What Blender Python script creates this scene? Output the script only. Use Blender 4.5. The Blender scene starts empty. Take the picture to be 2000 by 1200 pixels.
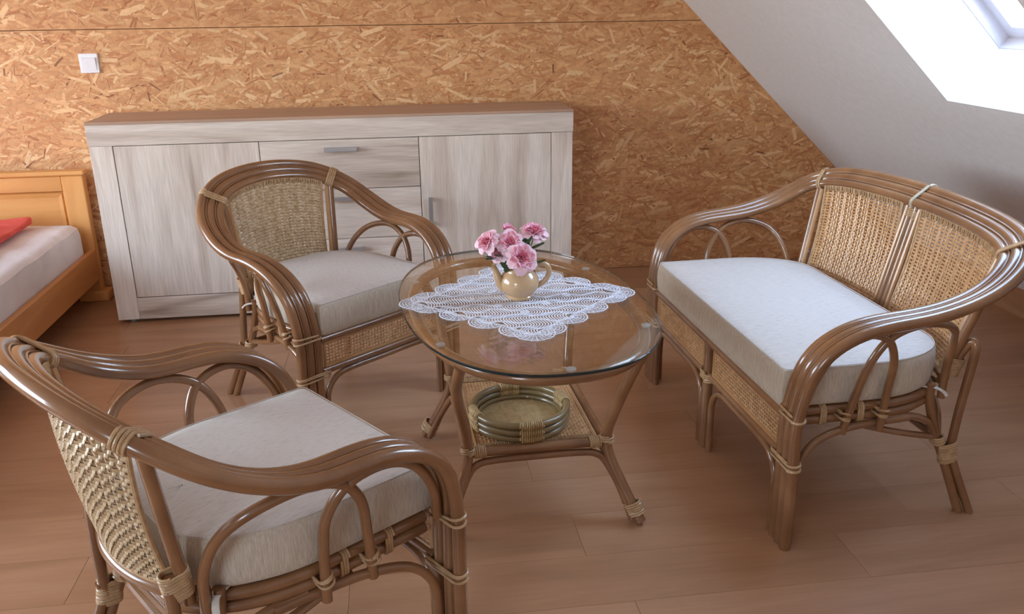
import bpy, math, random
import numpy as np
from mathutils import Vector, Matrix, Quaternion
random.seed(7)
SC = bpy.context.scene
COL = SC.collection
PI = math.pi

# ------------------------------------------------------------------ camera
CAMP = dict(f=1690.93, pitch=0.339506, roll=0.0122295, yaw=0.132631, loc=(1.28269, -3.88722, 1.359616))
def make_camera():
    th, ro, ya = CAMP['pitch'], CAMP['roll'], CAMP['yaw']
    fw = Vector((math.sin(ya)*math.cos(th), math.cos(ya)*math.cos(th), -math.sin(th)))
    r = Vector((math.cos(ya), -math.sin(ya), 0))
    d = fw.cross(r)
    c, s = math.cos(ro), math.sin(ro)
    r2, d2 = c*r + s*d, -s*r + c*d
    m = Matrix((r2, -d2, -fw)).transposed().to_4x4()
    m.translation = Vector(CAMP['loc'])
    cam = bpy.data.cameras.new('camera')
    cam.sensor_width = 36.0
    cam.lens = CAMP['f']*36.0/2000.0
    cam.clip_start = 0.05
    o = bpy.data.objects.new('camera', cam)
    o.matrix_world = m
    COL.objects.link(o)
    SC.camera = o
make_camera()

# ------------------------------------------------------------------ world, light, exposure
SC.view_settings.view_transform = 'Standard'
SC.view_settings.look = 'None'
SC.view_settings.gamma = 1.0
SC.view_settings.use_curve_mapping = False
SC.view_settings.exposure = 0.58
W = bpy.data.worlds.new('daylight'); SC.world = W
W.use_nodes = True
bg = W.node_tree.nodes['Background']
# bright hazy day: pale ground, white horizon, blue overhead
_N, _L = W.node_tree.nodes, W.node_tree.links
_tc = _N.new('ShaderNodeTexCoord'); _sx = _N.new('ShaderNodeSeparateXYZ'); _L.new(_tc.outputs['Generated'], _sx.inputs[0])
_mr = _N.new('ShaderNodeMapRange'); _mr.inputs['From Min'].default_value = -1; _L.new(_sx.outputs['Z'], _mr.inputs['Value'])
_cr = _N.new('ShaderNodeValToRGB'); _L.new(_mr.outputs[0], _cr.inputs['Fac'])
_e = _cr.color_ramp.elements
while len(_e) < 5: _e.new(.5)
for _i, (_p, _c) in enumerate(((0, (.30, .27, .23)), (.485, (.36, .33, .29)), (.515, (.93, .97, 1.0)), (.68, (.60, .74, .95)), (1, (.32, .50, .82)))):
    _e[_i].position = _p; _e[_i].color = (*_c, 1)
_L.new(_cr.outputs[0], bg.inputs['Color'])
bg.inputs['Strength'].default_value = 12.0
SC.cycles.max_bounces = 10
SC.cycles.diffuse_bounces = 6
SC.cycles.transparent_max_bounces = 16

def portal(name, loc, normal, sx, sy, up):
    """light portal in a window opening: daylight of the sky is sampled through it"""
    l = bpy.data.lights.new(name, 'AREA'); l.shape = 'RECTANGLE'; l.size = sx; l.size_y = sy
    l.cycles.is_portal = True
    o = bpy.data.objects.new(name, l)
    z = -Vector(normal).normalized(); y = Vector(up).normalized(); x = y.cross(z); 
    m = Matrix((x, y, z)).transposed().to_4x4(); m.translation = Vector(loc); o.matrix_world = m
    COL.objects.link(o)

# ------------------------------------------------------------------ helpers
def srgb(r, g, b):
    f = lambda c: (c/255/12.92) if c/255 <= 0.04045 else ((c/255+0.055)/1.055)**2.4
    return (f(r), f(g), f(b), 1)

class MB:
    """collects faces of one mesh"""
    def __init__(s): s.v = []; s.f = []; s.m = []; s.slot = 0
    def add(s, verts, faces):
        n = len(s.v); s.v += [tuple(map(float, p)) for p in verts]
        s.f += [tuple(i+n for i in f) for f in faces]; s.m += [s.slot]*len(faces)
        return s
    def box(s, lo, hi, bev=0.0):
        x0, y0, z0 = lo; x1, y1, z1 = hi
        if bev <= 0:
            v = [(x0,y0,z0),(x1,y0,z0),(x1,y1,z0),(x0,y1,z0),(x0,y0,z1),(x1,y0,z1),(x1,y1,z1),(x0,y1,z1)]
            return s.add(v, [(0,3,2,1),(4,5,6,7),(0,1,5,4),(1,2,6,5),(2,3,7,6),(3,0,4,7)])
        b = min(bev, (x1-x0)/2.01, (y1-y0)/2.01, (z1-z0)/2.01)
        V = []; idx = {}
        for i, (xa, sx) in enumerate(((x0, 1), (x1, -1))):
            for j, (ya, sy) in enumerate(((y0, 1), (y1, -1))):
                for k, (za, sz) in enumerate(((z0, 1), (z1, -1))):
                    for ax, p in (('x', (xa, ya+sy*b, za+sz*b)), ('y', (xa+sx*b, ya, za+sz*b)), ('z', (xa+sx*b, ya+sy*b, za))):
                        idx[(i, j, k, ax)] = len(V); V.append(p)
        F = []
        q = lambda l: F.append(tuple(idx[t] for t in l))
        for i in (0, 1): q([(i,0,0,'x'),(i,1,0,'x'),(i,1,1,'x'),(i,0,1,'x')][::(-1 if i == 0 else 1)])
        for j in (0, 1): q([(0,j,0,'y'),(1,j,0,'y'),(1,j,1,'y'),(0,j,1,'y')][::(1 if j == 0 else -1)])
        for k in (0, 1): q([(0,0,k,'z'),(1,0,k,'z'),(1,1,k,'z'),(0,1,k,'z')][::(-1 if k == 0 else 1)])
        for j in (0, 1):
            for k in (0, 1): q([(0,j,k,'y'),(1,j,k,'y'),(1,j,k,'z'),(0,j,k,'z')])
        for i in (0, 1):
            for k in (0, 1): q([(i,0,k,'x'),(i,1,k,'x'),(i,1,k,'z'),(i,0,k,'z')])
        for i in (0, 1):
            for j in (0, 1): q([(i,j,0,'x'),(i,j,1,'x'),(i,j,1,'y'),(i,j,0,'y')])
        for i in (0, 1):
            for j in (0, 1):
                for k in (0, 1): F.append((idx[(i,j,k,'x')], idx[(i,j,k,'y')], idx[(i,j,k,'z')]))
        return s.add(V, F)
    def tube(s, pts, r, n=10, caps=True, closed=False, flat=1.0, up=None):
        P = [Vector(p) for p in pts]; m = len(P)
        R = r if hasattr(r, '__len__') else [r]*m
        T = []
        for i in range(m):
            a = P[(i-1) % m] if closed else P[max(i-1, 0)]; b = P[(i+1) % m] if closed else P[min(i+1, m-1)]
            t = b-a; T.append(t.normalized() if t.length > 1e-9 else Vector((0, 0, 1)))
        u = Vector(up) if up is not None else (Vector((0, 0, 1)) if abs(T[0].z) < .9 else Vector((1, 0, 0)))
        u = (u - T[0]*u.dot(T[0])).normalized()
        V = []
        for i in range(m):
            if i: 
                q = T[i-1].rotation_difference(T[i]); u = q @ u; u = (u - T[i]*u.dot(T[i])).normalized()
            w = T[i].cross(u)
            for k in range(n):
                a = 2*PI*k/n; V.append(P[i] + u*(math.cos(a)*R[i]*flat) + w*(math.sin(a)*R[i]))
        F = []
        for i in range(m if closed else m-1):
            j = (i+1) % m
            for k in range(n):
                l = (k+1) % n; F.append((i*n+k, i*n+l, j*n+l, j*n+k))
        if caps and not closed:
            F.append(tuple(range(n))[::-1]); F.append(tuple((m-1)*n+k for k in range(n)))
        return s.add(V, F)
    def lathe(s, prof, n=24, c=(0, 0, 0)):
        V = []; F = []
        for (r, z) in prof:
            for k in range(n):
                a = 2*PI*k/n; V.append((c[0]+r*math.cos(a), c[1]+r*math.sin(a), c[2]+z))
        for i in range(len(prof)-1):
            for k in range(n):
                l = (k+1) % n; F.append((i*n+k, i*n+l, (i+1)*n+l, (i+1)*n+k))
        return s.add(V, F)
    def mesh(s, name, mats, smooth=True):
        me = bpy.data.meshes.new(name); me.from_pydata(s.v, [], s.f)
        for m in (mats if isinstance(mats, (list, tuple)) else [mats]): me.materials.append(m)
        if any(s.m): me.polygons.foreach_set('material_index', s.m)
        if smooth:
            me.polygons.foreach_set('use_smooth', [True]*len(s.f))
            try: me.set_sharp_from_angle(angle=math.radians(38))
            except Exception: pass
        me.update(); return me
    def build(s, name, mats, parent=None, smooth=True, **props):
        return obj(name, s.mesh(name, mats, smooth), parent, **props)

def obj(name, me, parent=None, **props):
    o = bpy.data.objects.new(name, me); COL.objects.link(o)
    if parent is not None: o.parent = parent
    for k, v in props.items(): o[k] = v
    return o
def empty(name, loc=(0, 0, 0), rz=0, **props):
    o = bpy.data.objects.new(name, None); COL.objects.link(o)
    o.empty_display_size = .05; o.location = loc; o.rotation_euler = (0, 0, rz)
    for k, v in props.items(): o[k] = v
    return o
def copy_tree(o, parent=None):
    c = o.copy(); COL.objects.link(c); c.parent = parent
    for ch in list(o.children): copy_tree(ch, c)
    return c

def cr(P, n=8):
    P = np.asarray(P, float)
    P = np.vstack([2*P[0]-P[1], P, 2*P[-1]-P[-2]]); out = []
    for i in range(1, len(P)-2):
        a, b, c, d = P[i-1:i+3]
        for t in np.arange(n)/n:
            out.append(.5*(2*b+(c-a)*t+(2*a-5*b+4*c-d)*t*t+(-a+3*b-3*c+d)*t**3))
    out.append(P[-2]); return np.array(out)

def stadium(c, side, axis, hw, r, n=10):
    """closed loop round a flat bundle of poles"""
    c, side, axis = Vector(c), Vector(side).normalized(), Vector(axis).normalized()
    side = (side - axis*side.dot(axis)).normalized(); up = axis.cross(side); L = []
    for sgn in (1, -1):
        for k in range(n+1):
            a = -PI/2 + PI*k/n
            L.append(c + sgn*side*(hw + r*math.cos(a)) + sgn*up*(r*math.sin(a)))
    return L
def binding(mb, c, axis, side, hw, r, loops=3, pitch=.006, tr=.0033, tilt=0.0):
    """one strip of cane wound round a bundle of poles"""
    axis = Vector(axis).normalized(); side = Vector(side).normalized(); P = []
    for i in range(loops):
        ax = (axis + side*tilt*(1 if i % 2 else -1)).normalized()
        L = stadium(Vector(c), side, ax, hw, r+tr*.4, 7)
        for k, p in enumerate(L):
            P.append(p + axis*((i+k/len(L)-loops/2)*pitch))
    P.append(stadium(Vector(c), side, axis, hw, r+tr*.4, 7)[0] + axis*(loops/2*pitch))
    mb.tube(P, tr, 6); return mb
def bind(root, *a, m=None, **k):
    return binding(MB(), *a, **k).build('binding', m or M['bind'], root)

# ------------------------------------------------------------------ materials
def mat(name, color=(.8, .8, .8, 1), rough=.5, **kw):
    m = bpy.data.materials.new(name); m.use_nodes = True
    b = m.node_tree.nodes['Principled BSDF']
    b.inputs['Base Color'].default_value = color; b.inputs['Roughness'].default_value = rough
    for k, v in kw.items(): b.inputs[k].default_value = v
    return m
def nodes(m): return m.node_tree.nodes, m.node_tree.links, m.node_tree.nodes['Principled BSDF']
def ramp(N, stops):
    r = N.new('ShaderNodeValToRGB'); e = r.color_ramp.elements
    while len(e) < len(stops): e.new(.5)
    for i, (p, c) in enumerate(stops): e[i].position = p; e[i].color = c
    return r
def grain(name, stops, scale, rough=.45, detail=7, distortion=.6, bump=.0, fine=None, noise=1.0, vary=.07, fvar=.14, **kw):
    """wood grain: noise stretched along one axis; every object takes its own stretch of it"""
    m = mat(name, stops[0][1], rough, **kw); N, L, b = nodes(m)
    tc = N.new('ShaderNodeTexCoord'); oi = N.new('ShaderNodeObjectInfo')
    mul = N.new('ShaderNodeVectorMath'); mul.operation = 'SCALE'; mul.inputs[0].default_value = (31, 17, 23)
    L.new(oi.outputs['Random'], mul.inputs['Scale'])
    ad = N.new('ShaderNodeVectorMath'); L.new(tc.outputs['Object'], ad.inputs[0]); L.new(mul.outputs[0], ad.inputs[1])
    mp = N.new('ShaderNodeMapping'); mp.inputs['Scale'].default_value = scale; L.new(ad.outputs[0], mp.inputs['Vector'])
    nz = N.new('ShaderNodeTexNoise'); nz.inputs['Scale'].default_value = noise; nz.inputs['Detail'].default_value = detail
    nz.inputs['Distortion'].default_value = distortion; L.new(mp.outputs[0], nz.inputs['Vector'])
    r = ramp(N, stops); L.new(nz.outputs['Fac'], r.inputs['Fac'])
    out = r.outputs['Color']
    if fine:
        mp2 = N.new('ShaderNodeMapping'); mp2.inputs['Scale'].default_value = fine; L.new(ad.outputs[0], mp2.inputs['Vector'])
        n2 = N.new('ShaderNodeTexNoise'); n2.inputs['Scale'].default_value = 1; n2.inputs['Detail'].default_value = 3; L.new(mp2.outputs[0], n2.inputs['Vector'])
        mr = N.new('ShaderNodeMapRange'); mr.inputs['From Min'].default_value = .3; mr.inputs['From Max'].default_value = .7
        mr.inputs['To Min'].default_value = 1-fvar; mr.inputs['To Max'].default_value = 1+fvar*.7; L.new(n2.outputs['Fac'], mr.inputs['Value'])
        mx = N.new('ShaderNodeVectorMath'); mx.operation = 'SCALE'; L.new(out, mx.inputs[0]); L.new(mr.outputs[0], mx.inputs['Scale']); out = mx.outputs[0]
    hv = N.new('ShaderNodeHueSaturation'); L.new(out, hv.inputs['Color'])
    m2 = N.new('ShaderNodeMapRange'); m2.inputs['To Min'].default_value = 1-vary; m2.inputs['To Max'].default_value = 1+vary
    L.new(oi.outputs['Random'], m2.inputs['Value']); L.new(m2.outputs[0], hv.inputs['Value'])
    L.new(hv.outputs[0], b.inputs['Base Color'])
    if bump:
        bp = N.new('ShaderNodeBump'); bp.inputs['Strength'].default_value = bump; bp.inputs['Distance'].default_value = .002
        L.new(nz.outputs['Fac'], bp.inputs['Height']); L.new(bp.outputs[0], b.inputs['Normal'])
    return m

def noisy(name, c1, c2, scale=30, rough=.5, bump=0, bdist=.001, detail=4, **kw):
    m = mat(name, c1, rough, **kw); N, L, b = nodes(m)
    tc = N.new('ShaderNodeTexCoord'); nz = N.new('ShaderNodeTexNoise'); nz.inputs['Scale'].default_value = scale; nz.inputs['Detail'].default_value = detail
    L.new(tc.outputs['Object'], nz.inputs['Vector'])
    r = ramp(N, [(.32, c1), (.68, c2)]); L.new(nz.outputs['Fac'], r.inputs['Fac']); L.new(r.outputs[0], b.inputs['Base Color'])
    if bump:
        bp = N.new('ShaderNodeBump'); bp.inputs['Strength'].default_value = bump; bp.inputs['Distance'].default_value = bdist
        L.new(nz.outputs['Fac'], bp.inputs['Height']); L.new(bp.outputs[0], b.inputs['Normal'])
    return m

M = {}
M['osb'] = noisy('osb_base', srgb(196, 138, 90), srgb(222, 168, 116), 22, .55)
def osb_strand():
    m = mat('osb_strand', (.6, .4, .2, 1), .5); N, L, b = nodes(m)
    at = N.new('ShaderNodeAttribute'); at.attribute_name = 'tone'
    tc = N.new('ShaderNodeTexCoord'); nz = N.new('ShaderNodeTexNoise'); nz.inputs['Scale'].default_value = 90; nz.inputs['Detail'].default_value = 4
    L.new(tc.outputs['Object'], nz.inputs['Vector'])
    mr = N.new('ShaderNodeMapRange'); mr.inputs['To Min'].default_value = .78; mr.inputs['To Max'].default_value = 1.2; L.new(nz.outputs['Fac'], mr.inputs['Value'])
    mx = N.new('ShaderNodeVectorMath'); mx.operation = 'SCALE'; L.new(at.outputs['Color'], mx.inputs[0]); L.new(mr.outputs[0], mx.inputs['Scale'])
    L.new(mx.outputs[0], b.inputs['Base Color']); return m
M['strand'] = osb_strand()
M['seam'] = mat('board_seam', srgb(70, 42, 25), .9)
M['plaster'] = noisy('white_plaster', srgb(222, 222, 224), srgb(228, 228, 230), 40, .8, .05, .0005)
M['floor'] = grain('laminate', [(.22, srgb(156, 113, 81)), (.5, srgb(175, 131, 98)), (.78, srgb(185, 142, 109))], (1.2, 7, 4), .34, 7, .8, fine=(7, 90, 20), vary=.02, fvar=.06)
M['floorbase'] = mat('floor_joint', srgb(110, 72, 50), .8)
SON = [(.24, srgb(160, 140, 124)), (.42, srgb(204, 188, 174)), (.58, srgb(222, 209, 197)), (.8, srgb(230, 219, 209))]
M['sonoma_v'] = grain('pale_oak_upright', SON, (9, 9, .9), .5, 8, 1.1, fine=(220, 220, 9))
M['sonoma_h'] = grain('pale_oak_lengthwise', SON, (.9, 9, 11), .5, 8, .8, fine=(9, 220, 220))
M['sonoma_top_shaded'] = grain('oak_top_shaded', [(.2, srgb(160, 128, 106)), (.6, srgb(186, 152, 128)), (.85, srgb(196, 166, 142))], (1, 12, 9), .45, 7, .6)  # top catches less light than the front; that shade is put into this browner colour
M['dark_gap'] = mat('cabinet_inside', srgb(60, 48, 42), .8)
M['alu'] = mat('brushed_aluminium', srgb(190, 190, 192), .38, Metallic=.75)
M['pine'] = grain('honey_wood', [(.25, srgb(196, 134, 72)), (.55, srgb(216, 156, 92)), (.8, srgb(224, 170, 106))], (1.2, 8, 10), .4, 6, .6)
M['pine_v'] = grain('honey_wood_upright', [(.25, srgb(196, 134, 72)), (.55, srgb(216, 156, 92)), (.8, srgb(224, 170, 106))], (10, 8, 1.2), .4, 6, .6)
M['pine_y'] = grain('honey_wood_rail', [(.25, srgb(184, 118, 64)), (.55, srgb(204, 140, 80)), (.8, srgb(214, 152, 90))], (10, 1.2, 10), .4, 6, .6)
M['sheet'] = noisy('white_sheet', srgb(226, 222, 226), srgb(236, 233, 236), 9, .85, .5, .02)
M['red'] = noisy('coral_blanket', srgb(214, 82, 72), srgb(228, 98, 86), 14, .85, .5, .01)
M['white_plastic'] = mat('white_plastic', srgb(236, 236, 240), .3)
M['rattan'] = noisy('rattan_pole', srgb(118, 79, 50), srgb(148, 105, 70), 7, .22, **{'Coat Weight': .7, 'Coat Roughness': .09})
M['rattan_pale'] = noisy('pale_rattan', srgb(168, 124, 82), srgb(190, 146, 102), 12, .3, **{'Coat Weight': .4, 'Coat Roughness': .15})
M['bind'] = noisy('cane_binding', srgb(170, 136, 98), srgb(196, 162, 122), 60, .38, **{'Coat Weight': .25})
M['weave'] = noisy('woven_cane', srgb(172, 142, 104), srgb(208, 182, 146), 70, .26, **{'Coat Weight': .45, 'Coat Roughness': .15})
M['cane'] = noisy('cane_webbing', srgb(176, 130, 86), srgb(206, 162, 114), 55, .35, **{'Coat Weight': .3})
M['tray'] = noisy('greenish_rattan', srgb(118, 98, 64), srgb(140, 120, 82), 9, .3, **{'Coat Weight': .4})
M['mat_weave'] = noisy('bamboo_mat', srgb(176, 148, 102), srgb(198, 172, 126), 60, .5)
def fabric():
    m = mat('cream_fabric', srgb(200, 190, 178), .9, **{'Sheen Weight': .15}); N, L, b = nodes(m)
    tc = N.new('ShaderNodeTexCoord'); ge = N.new('ShaderNodeNewGeometry'); vt = N.new('ShaderNodeVectorTransform')
    vt.vector_type = 'NORMAL'; vt.convert_from = 'WORLD'; vt.convert_to = 'OBJECT'; L.new(ge.outputs['Normal'], vt.inputs[0])
    sx = N.new('ShaderNodeSeparateXYZ'); L.new(vt.outputs[0], sx.inputs[0])
    def layer(scale, lo, hi, c):
        mp = N.new('ShaderNodeMapping'); mp.inputs['Scale'].default_value = scale; L.new(tc.outputs['Object'], mp.inputs['Vector'])
        nz = N.new('ShaderNodeTexNoise'); nz.inputs['Scale'].default_value = 1; nz.inputs['Detail'].default_value = 3; nz.inputs['Roughness'].default_value = .6
        L.new(mp.outputs[0], nz.inputs['Vector']); r = ramp(N, [(lo, c[0]), ((lo+hi)/2, c[1]), (hi, c[2])]); L.new(nz.outputs['Fac'], r.inputs['Fac']); return r.outputs[0], nz.outputs['Fac']
    pal = [srgb(150, 138, 126), srgb(198, 189, 180), srgb(208, 200, 192)]
    top, f1 = layer((560, 40, 60), .22, .58, pal)
    side, f2 = layer((420, 420, 26), .25, .78, [srgb(174, 158, 138), srgb(198, 184, 165), srgb(216, 206, 190)])
    mr = N.new('ShaderNodeMapRange'); mr.inputs['From Min'].default_value = .45; mr.inputs['From Max'].default_value = .75; L.new(sx.outputs['Z'], mr.inputs['Value'])
    mx = N.new('ShaderNodeMix'); mx.data_type = 'RGBA'; L.new(mr.outputs[0], mx.inputs['Factor']); L.new(side, mx.inputs['A']); L.new(top, mx.inputs['B'])
    L.new(mx.outputs['Result'], b.inputs['Base Color'])
    bp = N.new('ShaderNodeBump'); bp.inputs['Strength'].default_value = .35; bp.inputs['Distance'].default_value = .0015; L.new(f2, bp.inputs['Height']); L.new(bp.outputs[0], b.inputs['Normal'])
    return m
M['fabric'] = fabric()
M['tie'] = noisy('cushion_tie', srgb(206, 198, 188), srgb(226, 220, 212), 80, .9)
M['tie_cane'] = noisy('pale_tie', srgb(172, 156, 132), srgb(190, 176, 152), 80, .7)
def thin_glass(name, tint, ior=1.5):
    m = bpy.data.materials.new(name); m.use_nodes = True; N, L = m.node_tree.nodes, m.node_tree.links
    N.remove(N['Principled BSDF']); out = N['Material Output']
    tr = N.new('ShaderNodeBsdfTransparent'); tr.inputs['Color'].default_value = tint
    gl = N.new('ShaderNodeBsdfGlossy'); gl.inputs['Roughness'].default_value = .0; gl.inputs['Color'].default_value = (1, 1, 1, 1)
    ge = N.new('ShaderNodeNewGeometry'); dt = N.new('ShaderNodeVectorMath'); dt.operation = 'DOT_PRODUCT'
    L.new(ge.outputs['Incoming'], dt.inputs[0]); L.new(ge.outputs['Normal'], dt.inputs[1])
    def op(kind, a, b):
        n = N.new('ShaderNodeMath'); n.operation = kind
        for i, x in enumerate((a, b)):
            if isinstance(x, (int, float)): n.inputs[i].default_value = x
            else: L.new(x, n.inputs[i])
        return n.outputs[0]
    f0 = ((ior-1)/(ior+1))**2          # Schlick reflectance, the same from both sides of the thin pane
    fr = op('ADD', op('MULTIPLY', op('POWER', op('SUBTRACT', 1.0, op('ABSOLUTE', dt.outputs['Value'], 0.0)), 5.0), 1-f0), f0)
    mx = N.new('ShaderNodeMixShader'); L.new(fr, mx.inputs[0]); L.new(tr.outputs[0], mx.inputs[1]); L.new(gl.outputs[0], mx.inputs[2]); L.new(mx.outputs[0], out.inputs[0])
    return m
M['glass'] = thin_glass('table_glass', (.965, .985, .975, 1))
M['glass_edge'] = mat('glass_rim', srgb(22, 38, 42), .1, **{'Transmission Weight': .2, 'IOR': 1.5})
M['pane'] = thin_glass('window_pane', (.97, .985, .98, 1))
M['pad'] = mat('clear_pad', srgb(214, 220, 224), .15, **{'Transmission Weight': .55, 'IOR': 1.45})
M['crochet'] = noisy('white_cotton', srgb(214, 217, 228), srgb(224, 227, 236), 120, .85)
M['glaze'] = noisy('cream_glaze', srgb(190, 156, 118), srgb(203, 171, 132), 5, .16, **{'Coat Weight': .6, 'Coat Roughness': .05})
M['inside'] = mat('pale_glaze', srgb(220, 206, 176), .3)
M['petal_in'] = noisy('deep_pink_petal', srgb(232, 128, 154), srgb(243, 164, 184), 60, .6, **{'Subsurface Weight': .1})
M['petal_mid'] = noisy('pink_petal', srgb(240, 162, 184), srgb(246, 190, 206), 50, .6, **{'Subsurface Weight': .1})
M['petal_out'] = noisy('pale_pink_petal', srgb(246, 204, 218), srgb(251, 224, 234), 40, .6, **{'Subsurface Weight': .1})
M['leaf'] = noisy('rose_leaf', srgb(46, 72, 44), srgb(74, 100, 62), 40, .45)
M['stem'] = noisy('rose_stem', srgb(74, 98, 58), srgb(96, 112, 70), 30, .5)
M['frame_white'] = mat('white_window_frame', srgb(196, 190, 194), .4)
M['knee'] = grain('brown_baseboard', [(.3, srgb(140, 98, 70)), (.6, srgb(164, 120, 88)), (.8, srgb(172, 130, 98))], (8, 1, 12), .45)
M['frame_grey'] = mat('grey_outer_frame', srgb(120, 120, 122), .5)

# ------------------------------------------------------------------ the room
YW = .464          # face of the OSB wall
XL, YB, ZC = -2.5, -5.3, 2.45
XK = 4.014         # knee board on the right
S0 = Vector((3.64, 0, .485)); SK = -.957973
def slope_z(x): return S0.z + SK*(x - S0.x)
def slope_x(z): return S0.x + (z - S0.z)/SK
XT = slope_x(ZC)

# floor: a sub-floor and laminate planks laid along the OSB wall
fl = MB().box((XL-.1, YB-.1, -.05), (XK+.3, YW+.1, -.009)).build('floor', M['floorbase'], kind='structure')
PLW, PLL = .193, 1.285
pm = MB().box((0, 0, -.008), (PLL-.0008, PLW-.0008, 0), .0003).mesh('plank', M['floor'], False)
row = 0; y = YW-PLW+.02
while y > YB-PLW:
    x = XL - .1 - ((row*.47) % 1.0)*PLL
    while x < XK:
        if x+PLL > XL-.05:
            o = obj('plank', pm, fl); o.location = (x, y, 0)
        x += PLL
    y -= PLW; row += 1

# OSB gable wall: backing wall plus two boards with a seam between them
def prism_y(mb, poly, y0, y1):
    n = len(poly); v = [(x, y0, z) for x, z in poly] + [(x, y1, z) for x, z in poly]
    f = [tuple(range(n))[::-1], tuple(range(n, 2*n))] + [(i, (i+1) % n, (i+1) % n+n, i+n) for i in range(n)]
    # poly given counter-clockwise seen from -y
    f = [tuple(range(n)), tuple(range(n, 2*n))[::-1]] + [(i, i+n, (i+1) % n+n, (i+1) % n) for i in range(n)]
    return mb.add(v, f)
wb = prism_y(MB(), [(XL-.1, -.05), (XK+.35, -.05), (XK+.35, .2), (XT+.1, ZC+.15), (XL-.1, ZC+.15)], YW+.019, YW+.12).build('wall_back', M['seam'], smooth=False, kind='structure')
ZJ = 1.261
e = .0015
low = [(XL, .002), (XK-.001, .002), (XK-.001, slope_z(XK)), (slope_x(ZJ-e), ZJ-e), (XL, ZJ-e)]
upp = [(XL, ZJ+e), (slope_x(ZJ+e), ZJ+e), (slope_x(ZC), ZC), (XL, ZC)]
def strands(board, poly, x0, x1, z0, z1, n, seed):
    rng = random.Random(seed); V = []; F = []; C = []
    zs = np.array(poly)
    def inside(x, z): return z0 <= z <= z1 and x0 <= x <= x1 and z <= slope_z(x)
    tones = [(srgb(204, 146, 96), .28), (srgb(214, 158, 106), .24), (srgb(196, 132, 82), .18), (srgb(222, 170, 118), .15), (srgb(232, 188, 138), .06), (srgb(180, 114, 70), .075), (srgb(146, 90, 56), .02)]
    k = 0
    for i in range(n):
        x, z = rng.uniform(x0, x1), rng.uniform(z0, z1)
        t = i/n
        big = t > .3 and rng.random() < .07
        if big: l, w = rng.uniform(.06, .13), rng.uniform(.012, .028)
        else: l, w = rng.uniform(.02, .11), rng.uniform(.003, .017)
        a = rng.gauss(0, .45) if rng.random() < .78 else rng.uniform(-PI/2, PI/2)
        q = rng.random(); acc = 0; c = tones[0][0]
        for cc, p in tones:
            acc += p
            if q < acc: c = cc; break
        if big: c = rng.choice([tones[3][0], tones[4][0], tones[4][0], tones[1][0]])
        if c == tones[-1][0] or c == tones[-2][0]: l *= .6; w *= .6
        ca, sa = math.cos(a), math.sin(a)
        y_ = YW - .0002 - .0014*t
        pts = []
        sk = rng.uniform(-.4, .4)*w
        for (u, v) in ((-.5*l, -.15*w), (-.42*l+sk, -.5*w), (.42*l, -.5*w*rng.uniform(.6, 1)), (.5*l, .1*w), (.42*l-sk, .5*w), (-.4*l, .5*w*rng.uniform(.5, 1))):
            pts.append((x+u*ca-v*sa, z+u*sa+v*ca))
        if not all(inside(px, pz) for px, pz in pts): continue
        F.append(tuple(range(len(V), len(V)+6))); V += [(px, y_, pz) for px, pz in pts]
        j = rng.uniform(.93, 1.07); C.append((c[0]*j, c[1]*j, c[2]*j, 1))
    me = bpy.data.meshes.new('strand_layer'); me.from_pydata(V, [], F); me.materials.append(M['strand'])
    at = me.attributes.new('tone', 'FLOAT_COLOR', 'FACE'); at.data.foreach_set('color', [k for c in C for k in c])
    obj('strand_layer', me, board, kind='stuff')
for poly, z0, z1, n, sd in ((low, .003, ZJ-.002, 24000, 3), (upp, ZJ+.002, ZC-.01, 15000, 4)):
    b = prism_y(MB(), poly, YW, YW+.018).build('osb_board', M['osb'], wb, smooth=False)
    strands(b, poly, -1.2 if sd == 3 else -1.2, 4.0, z0, z1, n, sd)

# right roof slope with the skylight shaft
SD = Vector((.7221, 0, -.6918)).normalized()      # down the slope
SN = Vector((.6918, 0, .7221)).normalized()       # outward
def sl(a, y, n=0.0):
    """a metres up the slope from the knee, depth n outwards"""
    base = Vector((XK, 0, slope_z(XK))); p = base - SD*a + SN*n; return Vector((p.x, y, p.z))
A_TOP = (Vector((XT, 0, ZC)) - Vector((XK, 0, slope_z(XK)))).length
a0 = (Vector((3.059, 0, slope_z(3.059))) - Vector((XK, 0, slope_z(XK)))).length
WY0, WY1 = -1.93, -1.25     # skylight opening along y
a1 = a0 + .94
mb = MB()
def patch(aa, ab, ya, yb):
    v = [sl(aa, ya), sl(aa, yb), sl(ab, yb), sl(ab, ya)] + [sl(aa, ya, .2), sl(aa, yb, .2), sl(ab, yb, .2), sl(ab, ya, .2)]
    mb.add(v, [(0, 1, 2, 3), (4, 7, 6, 5), (0, 4, 5, 1), (1, 5, 6, 2), (2, 6, 7, 3), (3, 7, 4, 0)])
y0_, y1_ = YB-.05, YW+.019
patch(0, a0, y0_, y1_); patch(a1, A_TOP, y0_, y1_); patch(a0, a1, y0_, WY0); patch(a0, a1, WY1, y1_)
mb.build('wall_right', M['plaster'], smooth=False, kind='structure')
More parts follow.
